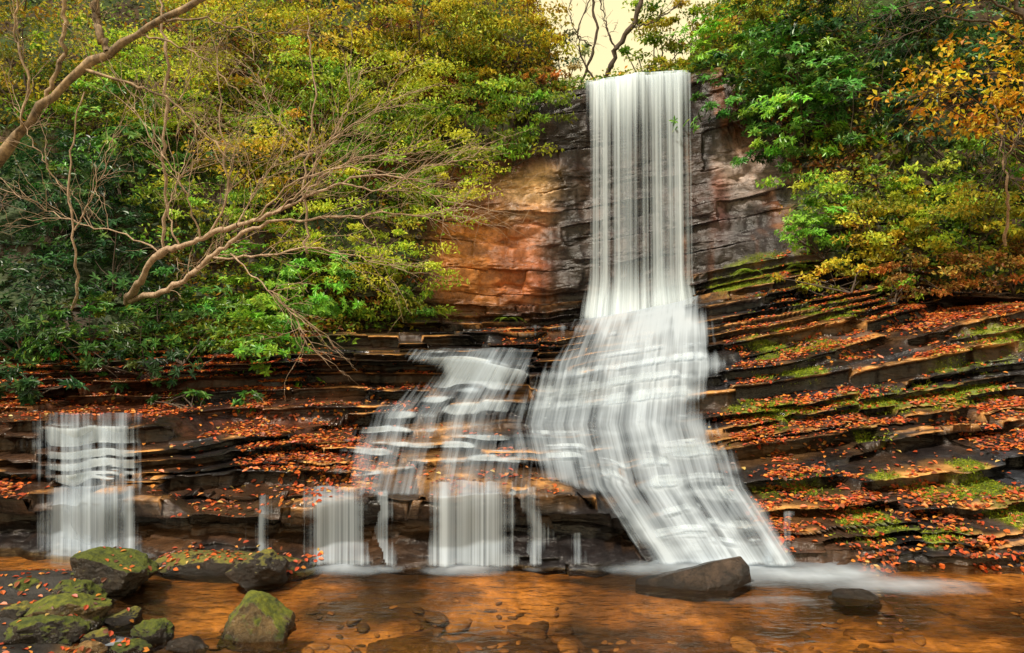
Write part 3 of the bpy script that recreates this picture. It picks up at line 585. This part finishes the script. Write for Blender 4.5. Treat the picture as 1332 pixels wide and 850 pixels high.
scatter('moss','tufted bright green moss on the right hand ledges','moss',mm,22000,.05,lambda p,j,i,r:pal([(.26,.34,.02),(.42,.48,.03),(.13,.20,.02)],[3,2,2],len(p),r),.35,.1,M_leaf,8,lift=.02)
# ---------------------------------------------------------------- boulders
def rockmat(name,c1,c2,mossamt,mosscol=(.15,.17,.02)):
    m,nt,out=newmat(name); co=mapping(nt,(1,1,1)); n1=noise(nt,co,3,8,.65); n2=noise(nt,co,14,8,.7); n3=noise(nt,co,5,5,.6)
    c_=mixc(nt,mapr(nt,n1,.38,.62,0,1),c1,c2); c_=mixc(nt,1.0,c_,grey(nt,mapr(nt,n2,.3,.7,.35,1.6)),'MULTIPLY')
    g=N(nt,'ShaderNodeNewGeometry'); sx=N(nt,'ShaderNodeSeparateXYZ'); L(nt,g.outputs['Normal'],sx.inputs[0])
    mf=mapr(nt,math_(nt,'ADD',math_(nt,'MULTIPLY',sx.outputs[2],.45),n3),1.05-mossamt*.5,1.15-mossamt*.5,0,1)
    mc=mixc(nt,mapr(nt,n2,.35,.65,0,1),(mosscol[0]*.25,mosscol[1]*.32,mosscol[2]*.8),mosscol)
    sp=N(nt,'ShaderNodeSeparateXYZ'); L(nt,g.outputs['Position'],sp.inputs[0])
    wet=mapr(nt,sp.outputs[2],.02,.12,.35,1); c_=mixc(nt,mf,c_,mc); c_=mixc(nt,1.0,c_,grey(nt,wet),'MULTIPLY')
    p=N(nt,'ShaderNodeBsdfPrincipled'); L(nt,c_,p.inputs['Base Color']); L(nt,mapr(nt,mf,0,1,.20,.95),p.inputs['Roughness'])
    bp=N(nt,'ShaderNodeBump'); bp.inputs['Strength'].default_value=1; bp.inputs['Distance'].default_value=.07; L(nt,math_(nt,'ADD',n1,math_(nt,'MULTIPLY',n2,.8)),bp.inputs['Height'])
    L(nt,bp.outputs[0],p.inputs['Normal']); L(nt,p.outputs[0],out.inputs[0]); return m
RM_moss=rockmat('mossy_rock',(.040,.027,.017),(.014,.011,.010),.74,(.14,.16,.012)); RM_half=rockmat('half_mossy_rock',(.20,.13,.055),(.025,.018,.012),.78,(.20,.21,.016))
RM_dark=rockmat('dark_wet_rock',(.036,.025,.019),(.014,.012,.010),.50,(.28,.24,.03)); RM_bare=rockmat('bare_wet_rock',(.075,.048,.033),(.022,.017,.015),-.3); RM_tan=rockmat('tan_rock',(.45,.27,.10),(.26,.14,.05),-.3)
bm=bmesh.new(); bmesh.ops.create_icosphere(bm,subdivisions=6,radius=1); ICO=np.array([v.co[:] for v in bm.verts]); ICF=np.array([[v.index for v in f.verts] for f in bm.faces]); bm.free()
def boulder(name,label,px,pyb,w,h,mat,seed,depth=.8,sink=.12,planes=None,rough=.10,zb=0.0,kk=44):
    r=np.random.default_rng(seed); Yb=(CH-zb)*F/(pyb-HZ); k=Yb/F; W=w*k; H=h*k; Dp=W*depth
    if planes is None: nl=norm(r.normal(size=(16,3))); hh=r.uniform(.62,.95,16)
    else: pk=np.array(planes,float); nl=norm(pk[:,:3]); hh=pk[:,3]
    dt=ICO@nl.T; rr=np.where(dt>.06,hh/np.maximum(dt,.06),9); rr=-np.log(np.exp(-kk*rr).sum(1))/kk; V=ICO*np.clip(rr,0,1.02 if planes is None else 2)[:,None]
    V=V*(1+(fbm(V[:,0]*2.2+seed,V[:,1]*2.2,V[:,2]*2.2,o=6,seed=seed)-.5)*rough*5)[:,None]
    mn,mxx=V.min(0),V.max(0); V=(V-(mn+mxx)/2)/(mxx-mn)
    V=V*np.array([W,Dp,H+sink])+np.array([0,Dp/2,(H-sink)/2])
    b=np.array([(px-CX)*k,Yb,zb]); o=mk(name,V,ICF,mat,smooth=True); o.location=b.tolist(); tag(o,label,'rock'); return o
def hullrock(name,label,px,pyb,w,h,mat,pts,seed,dp):
    Yb=CH*F/(pyb-HZ); k=Yb/F; bm=bmesh.new()
    for p in pts: bm.verts.new((p[0]*w*k/2,(p[1]+.45)*dp,p[2]*h*k))
    bmesh.ops.convex_hull(bm,input=bm.verts[:]); bmesh.ops.delete(bm,geom=[v for v in bm.verts if not v.link_faces],context='VERTS'); bmesh.ops.triangulate(bm,faces=bm.faces[:])
    for _ in range(4): bmesh.ops.subdivide_edges(bm,edges=bm.edges[:],cuts=1,use_grid_fill=True); 
    bmesh.ops.triangulate(bm,faces=bm.faces[:]); bmesh.ops.smooth_vert(bm,verts=bm.verts[:],factor=.5,use_axis_x=True,use_axis_y=True,use_axis_z=True)
    V=np.array([v.co[:] for v in bm.verts]); bm.verts.index_update(); Fc=np.array([[v.index for v in f.verts] for f in bm.faces]); bm.free()
    d=np.stack([fbm(V[:,0]*4,V[:,1]*4,V[:,2]*4,o=5,seed=seed+q)-.5 for q in range(3)],1); V=V+d*np.array([.06,.06,.06])
    o=mk(name,V,Fc,mat); o.location=[(px-CX)*k,Yb,0.0]; tag(o,label,'rock'); return o
boulder('boulder','large round mossy boulder at the left of the pool',118,785,118,56,RM_moss,1,.8)
boulder('boulder','mossy boulder tucked in front of the large round one',86,804,66,40,RM_moss,12,.8)
boulder('boulder','tan and moss streaked boulder on the left bank',64,826,108,40,RM_half,3,.7)
boulder('boulder','flat moss covered boulder in the bottom left corner',34,854,106,38,RM_moss,4,.7)
boulder('boulder','small dark mossy stone left of the triangular boulder',186,840,58,24,RM_moss,5,.8)
boulder('boulder','triangular boulder with green mossy flank standing in the shallow water',317,838,100,52,RM_half,6,.7,planes=[(-.75,-.2,.62,.46),(.62,-.1,.75,.46),(.15,-.85,.5,.50),(-.35,-.8,.45,.5),(0,.9,.4,.6),(0,0,-1,.45),(.9,0,.1,.8),(-.95,0,.1,.85),(.1,0,1,.54)],rough=.08,kk=30)
boulder('boulder','dark rounded boulder speckled yellow at the foot of the left ledge',326,766,78,42,RM_dark,7,.8,kk=24)
hullrock('boulder','wedge shaped dark brown rock with a sloping left flank before the cascade',908,768,156,33,RM_bare,[(-1,0,.06),(-.95,.5,.0),(.62,.1,.97),(.84,.35,.98),(.92,-.1,.72),(1,.1,.2),(.5,-.45,.22),(-.2,-.4,.08),(.0,0,.50),(.3,.8,.3),(-1,0,-.4),(1,.2,-.4),(.5,-.5,-.4),(-.3,-.45,-.4),(.3,.9,-.4),(-.7,.6,-.4)],7,.36)
boulder('boulder','low flat wet rock in the foam right of the wedge rock',1122,783,70,6,RM_bare,9,.6,sink=.1)
boulder('rock_slab','low leaf strewn shelf of rock at the foot of the left ledge',285,752,240,20,RM_dark,10,.4,sink=.2,rough=.04)
for (a_,b_,w_,h_,m_,l_) in [(18,790,66,30,RM_moss,'mossy stone at the left edge behind the streaked boulder'),(4,824,60,28,RM_dark,'dark stone at the left edge beside the streaked boulder'),(146,814,50,14,RM_dark,'low dark stone in front of the large round boulder'),
 (120,844,50,16,RM_dark,'dark wet stone at the left side of the white rivulet'),(160,858,56,16,RM_moss,'mossy stone at the bottom edge under the white rivulet')]:
    boulder('stone',l_,a_,b_,w_,h_,m_,int(a_+b_),.8)
boulder('stone','tiny tan stone at the bottom edge near the left bank',100,856,54,12,RM_tan,21)
boulder('stone','small wet brown stone beside the rivulet at the bottom left',235,850,56,12,RM_bare,22)
for (a_,b_,w_,h_,l_,z_) in [(690,885,110,14,'smooth tan stone under the water at the bottom centre',-.20),(530,862,130,9,'flat sunken stone left of centre',-.24)]:
    boulder('sunken_stone',l_,a_,b_,w_,h_,RM_tan,int(a_),.6,sink=.12,zb=z_,rough=.04)
r=np.random.default_rng(91); bm=bmesh.new(); bmesh.ops.create_icosphere(bm,subdivisions=2,radius=1); I2=np.array([v.co[:] for v in bm.verts]); F2=np.array([[v.index for v in f.verts] for f in bm.faces]); bm.free()
npb=560; qx=r.uniform(-3.6,6.2,npb); qy=r.uniform(5.9,7.7,npb); keep=(vn(qx*.8,qy*1.2,seed=93)>.48); qx,qy=qx[keep],qy[keep]; npb=len(qx); qz=bedz(qx,qy); sz=r.uniform(.015,.05,npb)*np.where(r.random(npb)<.14,3.4,1)
Vp=[];Fp=[];Cp=[]
pc=pal([(.24,.13,.045),(.10,.052,.020),(.17,.085,.030),(.06,.036,.018),(.32,.19,.08)],[3,3,3,2,.8],npb,r)
for k in range(npb):
    a_=r.uniform(0,3.1); v_=I2*(1+.5*(vn(I2[:,0]*1.6+k,I2[:,1]*1.6,I2[:,2]*1.6)-.5))[:,None]*np.array([1.5,.8,.30])*sz[k]
    v_=np.stack([v_[:,0]*math.cos(a_)-v_[:,1]*math.sin(a_),v_[:,0]*math.sin(a_)+v_[:,1]*math.cos(a_),np.minimum(v_[:,2],-qz[k]-.03)],1)+np.array([qx[k],qy[k],qz[k]]); Fp.append(F2+k*len(I2)); Vp.append(v_); Cp.append(np.repeat(pc[k:k+1],len(I2),0))
tag(mk('pebbles',np.concatenate(Vp),np.concatenate(Fp),M_bed,col=np.concatenate(Cp),attrs={'dry':np.ones(npb*len(I2))*.1}),'brown and tan pebbles covering the stream bed under the water','pebbles',kind='stuff')
r=np.random.default_rng(55)
lx=np.concatenate([r.uniform(-5.6,-3.2,420),r.uniform(-4.6,-2.3,260)]); ly=np.concatenate([r.uniform(5.9,8.4,420),r.uniform(8.0,9.0,260)])
dg=bpy.context.evaluated_depsgraph_get(); dg.update(); pts=[];nrm=[]
for x_,y_ in zip(lx,ly):
    hit,loc,nn_,_,ob,_=scene.ray_cast(dg,(x_,y_,1.0),(0,0,-1))
    if hit and ob.name!='pool_water' and 'foam' not in ob.name and loc.z>.0 and nn_.z>.3 and (r.random()<.35 or 'boulder' not in ob.name): pts.append(loc[:]); nrm.append(nn_[:])
pts=np.array(pts);nrm=np.array(nrm);n=len(pts)
D=np.cross(nrm,norm(r.normal(size=(n,3)))); tag(leafmesh('fallen_leaves',pts+nrm*.01-norm(D)*.03,D,nrm+r.normal(0,.2,(n,3)),r.uniform(.04,.08,n),.62,fcol(pts,0,0,r),M_dead,hexa=True),'orange fallen leaves on the left bank and its boulders','fallen leaves',kind='stuff')
# ---------------------------------------------------------------- bare tree and trunks
DY=[0.0]
def Wp(l): return np.array([at(a,b,y+DY[0]) for a,b,y in l])
def twigs(VL,FL,q,r,n,ln,rad,up_=.15,depth=2):
    for _ in range(n):
        j=r.integers(len(q)//5,len(q)); t=norm(q[min(j,len(q)-1)]-q[max(j-1,0)]); d=norm(t+r.normal(0,.5,3)*np.array([1,.7,1])+np.array([.15,0,up_])); l=ln*r.uniform(.35,1.3)
        e=q[j]+d*l; mid=(q[j]+e)/2+r.normal(0,.07,3)*l+np.array([0,0,.06*l]); c_=curve([q[j],mid,e],8,.014*l,r); tube(VL,FL,c_,np.linspace(rad,rad*.35,8),4)
        if depth>1: twigs(VL,FL,c_,r,3,l*.6,rad*.6,up_,depth-1)
def btree(name,label,trunkpts,tr,limbs,mat,ntw,ln,trad,seed,up_=.12,dy=0.0):
    DY[0]=dy; r=np.random.default_rng(seed); W=Wp(trunkpts); b=W[0]; root=empty(name,b,label,'tree')
    VL,FL=[0],[]; q=curve(W,26,.03,r); tube(VL,FL,q,np.linspace(tr[0],tr[1],26)*(1+.12*r.normal(size=26)),10); mk('trunk',np.concatenate(VL[1:]),FL,mat,root,base=b)
    allq=[q]
    for (l,r0,r1) in limbs:
        VL,FL=[0],[]; q=curve(Wp(l),22,.026,r); tube(VL,FL,q,np.linspace(r0,r1,22)*(1+.12*r.normal(size=22)),7); mk('branch',np.concatenate(VL[1:]),FL,mat,root,base=b); allq.append(q)
    VL,FL=[0],[]
    for q in (allq[1:] or allq): twigs(VL,FL,q,r,ntw,ln,trad,up_)
    if len(VL)>1: mk('twigs',np.concatenate(VL[1:]),FL,mat,root,base=b)
btree('bare_tree','leafless tree leaning right with tangled pale twigs over the left slope',[(165,395,10.6),(182,365,9.6),(205,327,9.1),(235,322,9.0),(272,304,8.9),(310,293,8.8)],(.080,.050),[
 ([(310,293,8.8),(350,282,8.7),(390,262,8.6),(440,238,8.6),(500,225,8.6),(560,240,8.7)],.044,.010),
 ([(170,392,10.4),(215,380,9.2),(240,362,9.0),(275,335,8.9),(305,312,8.8),(350,288,8.7)],.062,.034),
 ([(272,304,8.9),(300,255,8.8),(290,200,8.8),(286,120,8.8),(284,60,8.9)],.024,.009),
 ([(350,288,8.7),(420,285,8.6),(490,275,8.6),(560,280,8.7),(612,265,8.8)],.028,.008),
 ([(275,335,8.9),(330,333,8.6),(390,322,8.5),(450,330,8.5),(500,345,8.6)],.026,.007),
 ([(390,262,8.6),(420,225,8.6),(470,205,8.7),(540,200,8.8)],.020,.007),
 ([(310,293,8.8),(330,250,9),(350,220,9.1),(420,190,9.3)],.020,.006),
 ([(235,322,9),(215,280,9),(228,240,9),(260,200,9.1),(250,150,9.2)],.020,.007),
 ([(300,330,8.8),(340,370,8.4),(385,410,8.3),(400,450,8.3)],.016,.006),
 ([(350,282,8.7),(400,240,8.4),(430,180,8.3),(500,140,8.4)],.018,.006),
 ([(440,238,8.6),(500,250,8.4),(550,215,8.4),(615,205,8.5)],.018,.006),
 ([(330,288,8.7),(380,235,8.3),(450,215,8.2),(530,230,8.2),(600,290,8.3)],.018,.006),
 ([(260,310,8.9),(240,240,8.6),(200,190,8.5),(160,110,8.5)],.020,.007),
 ([(205,327,9.1),(150,300,9.2),(100,290,9.3),(40,262,9.3),(-10,240,9.4)],.018,.006)],M_pale,17,1.25,.0078,4,dy=4.8)
btree('leaning_tree','mottled trunk leaning right across the top left corner',[(-190,470,10.2),(-60,290,9.6),(0,205,9.5),(60,130,9.4),(130,72,9.3),(215,28,9.3),(300,-25,9.3)],(.13,.055),[
 ([(140,68,9.3),(127,40,9.3),(124,10,9.3),(125,-40,9.3)],.08,.07),([(60,130,9.4),(82,70,9.4),(84,20,9.4),(80,-30,9.4)],.045,.035),
 ([(110,90,9.3),(165,108,9.1),(210,125,9.0),(255,160,8.9),(295,205,8.8)],.034,.014),([(180,45,9.3),(235,60,9.1),(270,80,9),(320,130,8.9)],.025,.01),
 ([(215,28,9.3),(270,25,9.2),(330,45,9.1),(400,40,9.2)],.025,.008),([(20,180,9.4),(40,110,9.3),(20,50,9.3),(25,-20,9.3)],.03,.018)],M_trunk,16,1.1,.007,14,dy=4.2)
btree('sapling','thin straight grey sapling rising through the upper left foliage',[(215,330,10.8),(213,200,10.3),(217,80,10.2),(205,-20,10.2)],(.035,.02),[([(214,160,10.3),(240,120,10.2),(255,60,10.2)],.015,.006)],M_pale,18,.9,.007,15,dy=3.6)
btree('sapling','spindly bare sapling left of the bare tree with twigs over dark leaves',[(95,430,10.6),(100,330,9.9),(85,230,9.8),(110,120,9.8)],(.026,.012),[([(97,300,9.9),(130,240,9.7),(150,170,9.7)],.014,.006),([(92,260,9.9),(50,200,9.7),(20,140,9.7)],.014,.006)],M_pale,12,.9,.007,25,dy=3.6)
btree('sapling','spindly bare sapling in front of the yellow olive bushes',[(400,330,12.4),(395,230,12),(410,130,11.9),(400,20,11.9)],(.03,.014),[([(398,230,12),(440,170,11.8),(470,90,11.8)],.016,.006),([(400,200,12),(350,140,11.8),(330,70,11.8)],.016,.006)],M_pale,14,1.1,.008,26,dy=3.6)
btree('bare_tree','dark leafless tree dangling into the left of the sky gap',[(742,150,21.5),(762,95,21),(778,40,21),(762,-30,21)],(.05,.035),[([(775,105,21),(757,80,21),(752,40,21),(770,-10,21)],.035,.018),([(770,60,21),(748,45,21),(740,10,21)],.025,.012)],M_dark,7,.8,.012,16,dy=1.5)
btree('bare_tree','dark crooked leafless tree at the right of the sky gap',[(795,120,21),(790,95,20.8),(803,60,20.7),(828,25,20.6),(840,-30,20.6)],(.08,.08),[([(800,66,20.7),(790,40,20.7),(780,0,20.7)],.035,.018),([(820,36,20.6),(850,30,20.5),(880,10,20.5)],.035,.018)],M_dark,7,.8,.012,17,dy=1.5)
btree('bare_tree','leafless dark branches arching over the top right corner',[(1400,290,12.2),(1362,150,11.3),(1345,60,11.1),(1320,-10,11)],(.09,.05),[([(1345,70,11),(1290,30,10.8),(1230,20,10.8),(1170,50,10.9)],.028,.008),([(1350,110,11),(1300,95,10.7),(1240,105,10.6),(1180,130,10.6)],.025,.007),([(1330,20,11),(1270,-5,10.9),(1190,5,10.9),(1120,30,11)],.025,.007),([(1355,160,11.2),(1315,150,10.8),(1300,190,10.7),(1315,235,10.7)],.018,.006)],M_dark,18,.9,.008,18,dy=2.6)
btree('sapling','pale thin sapling stem near the right edge below the orange leaves',[(1308,320,11.8),(1310,250,11),(1303,180,10.9),(1290,120,10.9)],(.028,.013),[([(1306,210,11),(1325,170,10.8),(1340,130,10.8)],.012,.006)],M_pale,12,.6,.006,19,dy=2.5)
# ---------------------------------------------------------------- light, world, camera
az,el=math.atan2(-.55,-.56),R(58)
sd=bpy.data.lights.new('sun','SUN'); sd.energy=5.0; sd.angle=R(5); sd.color=(1,.90,.73); so=bpy.data.objects.new('sun',sd); COL.objects.link(so)
sv=Vector((math.sin(az)*math.cos(el),math.cos(az)*math.cos(el),math.sin(el))); so.rotation_euler=sv.to_track_quat('Z','Y').to_euler(); so.location=(0,0,30)
wd=bpy.data.worlds.new('World'); scene.world=wd; wd.use_nodes=True; nt=wd.node_tree; nt.nodes.clear()
sky=nt.nodes.new('ShaderNodeTexSky'); sky.sky_type='NISHITA'; sky.sun_disc=False; sky.sun_elevation=el; sky.sun_rotation=az
tc=nt.nodes.new('ShaderNodeTexCoord'); sp=nt.nodes.new('ShaderNodeSeparateXYZ'); L(nt,tc.outputs['Generated'],sp.inputs[0])
cl_=mixc(nt,mapr(nt,sp.outputs[2],.42,.75,0,1),(19.0,16.0,8.8),(8.8,9.2,9.6))
cl_=mixc(nt,mapr(nt,noise(nt,tc.outputs['Generated'],3,4),.35,.65,0,.12),cl_,(10.5,8.8,5.5))
mxs=mixc(nt,.92,sky.outputs[0],cl_)
bg=nt.nodes.new('ShaderNodeBackground'); bg.inputs[1].default_value=.068; L(nt,mxs,bg.inputs[0]); wo=nt.nodes.new('ShaderNodeOutputWorld'); L(nt,bg.outputs[0],wo.inputs[0])
cd=bpy.data.cameras.new('camera'); co_=bpy.data.objects.new('camera',cd); COL.objects.link(co_); co_.location=(0,0,CH); co_.rotation_euler=(R(90),0,0)
cd.lens=24; cd.sensor_width=36; cd.shift_y=(HZ-425)/1332; cd.clip_end=600; cd.clip_start=.05; scene.camera=co_
scene.view_settings.view_transform='Standard'; scene.view_settings.look='None'; scene.view_settings.exposure=0
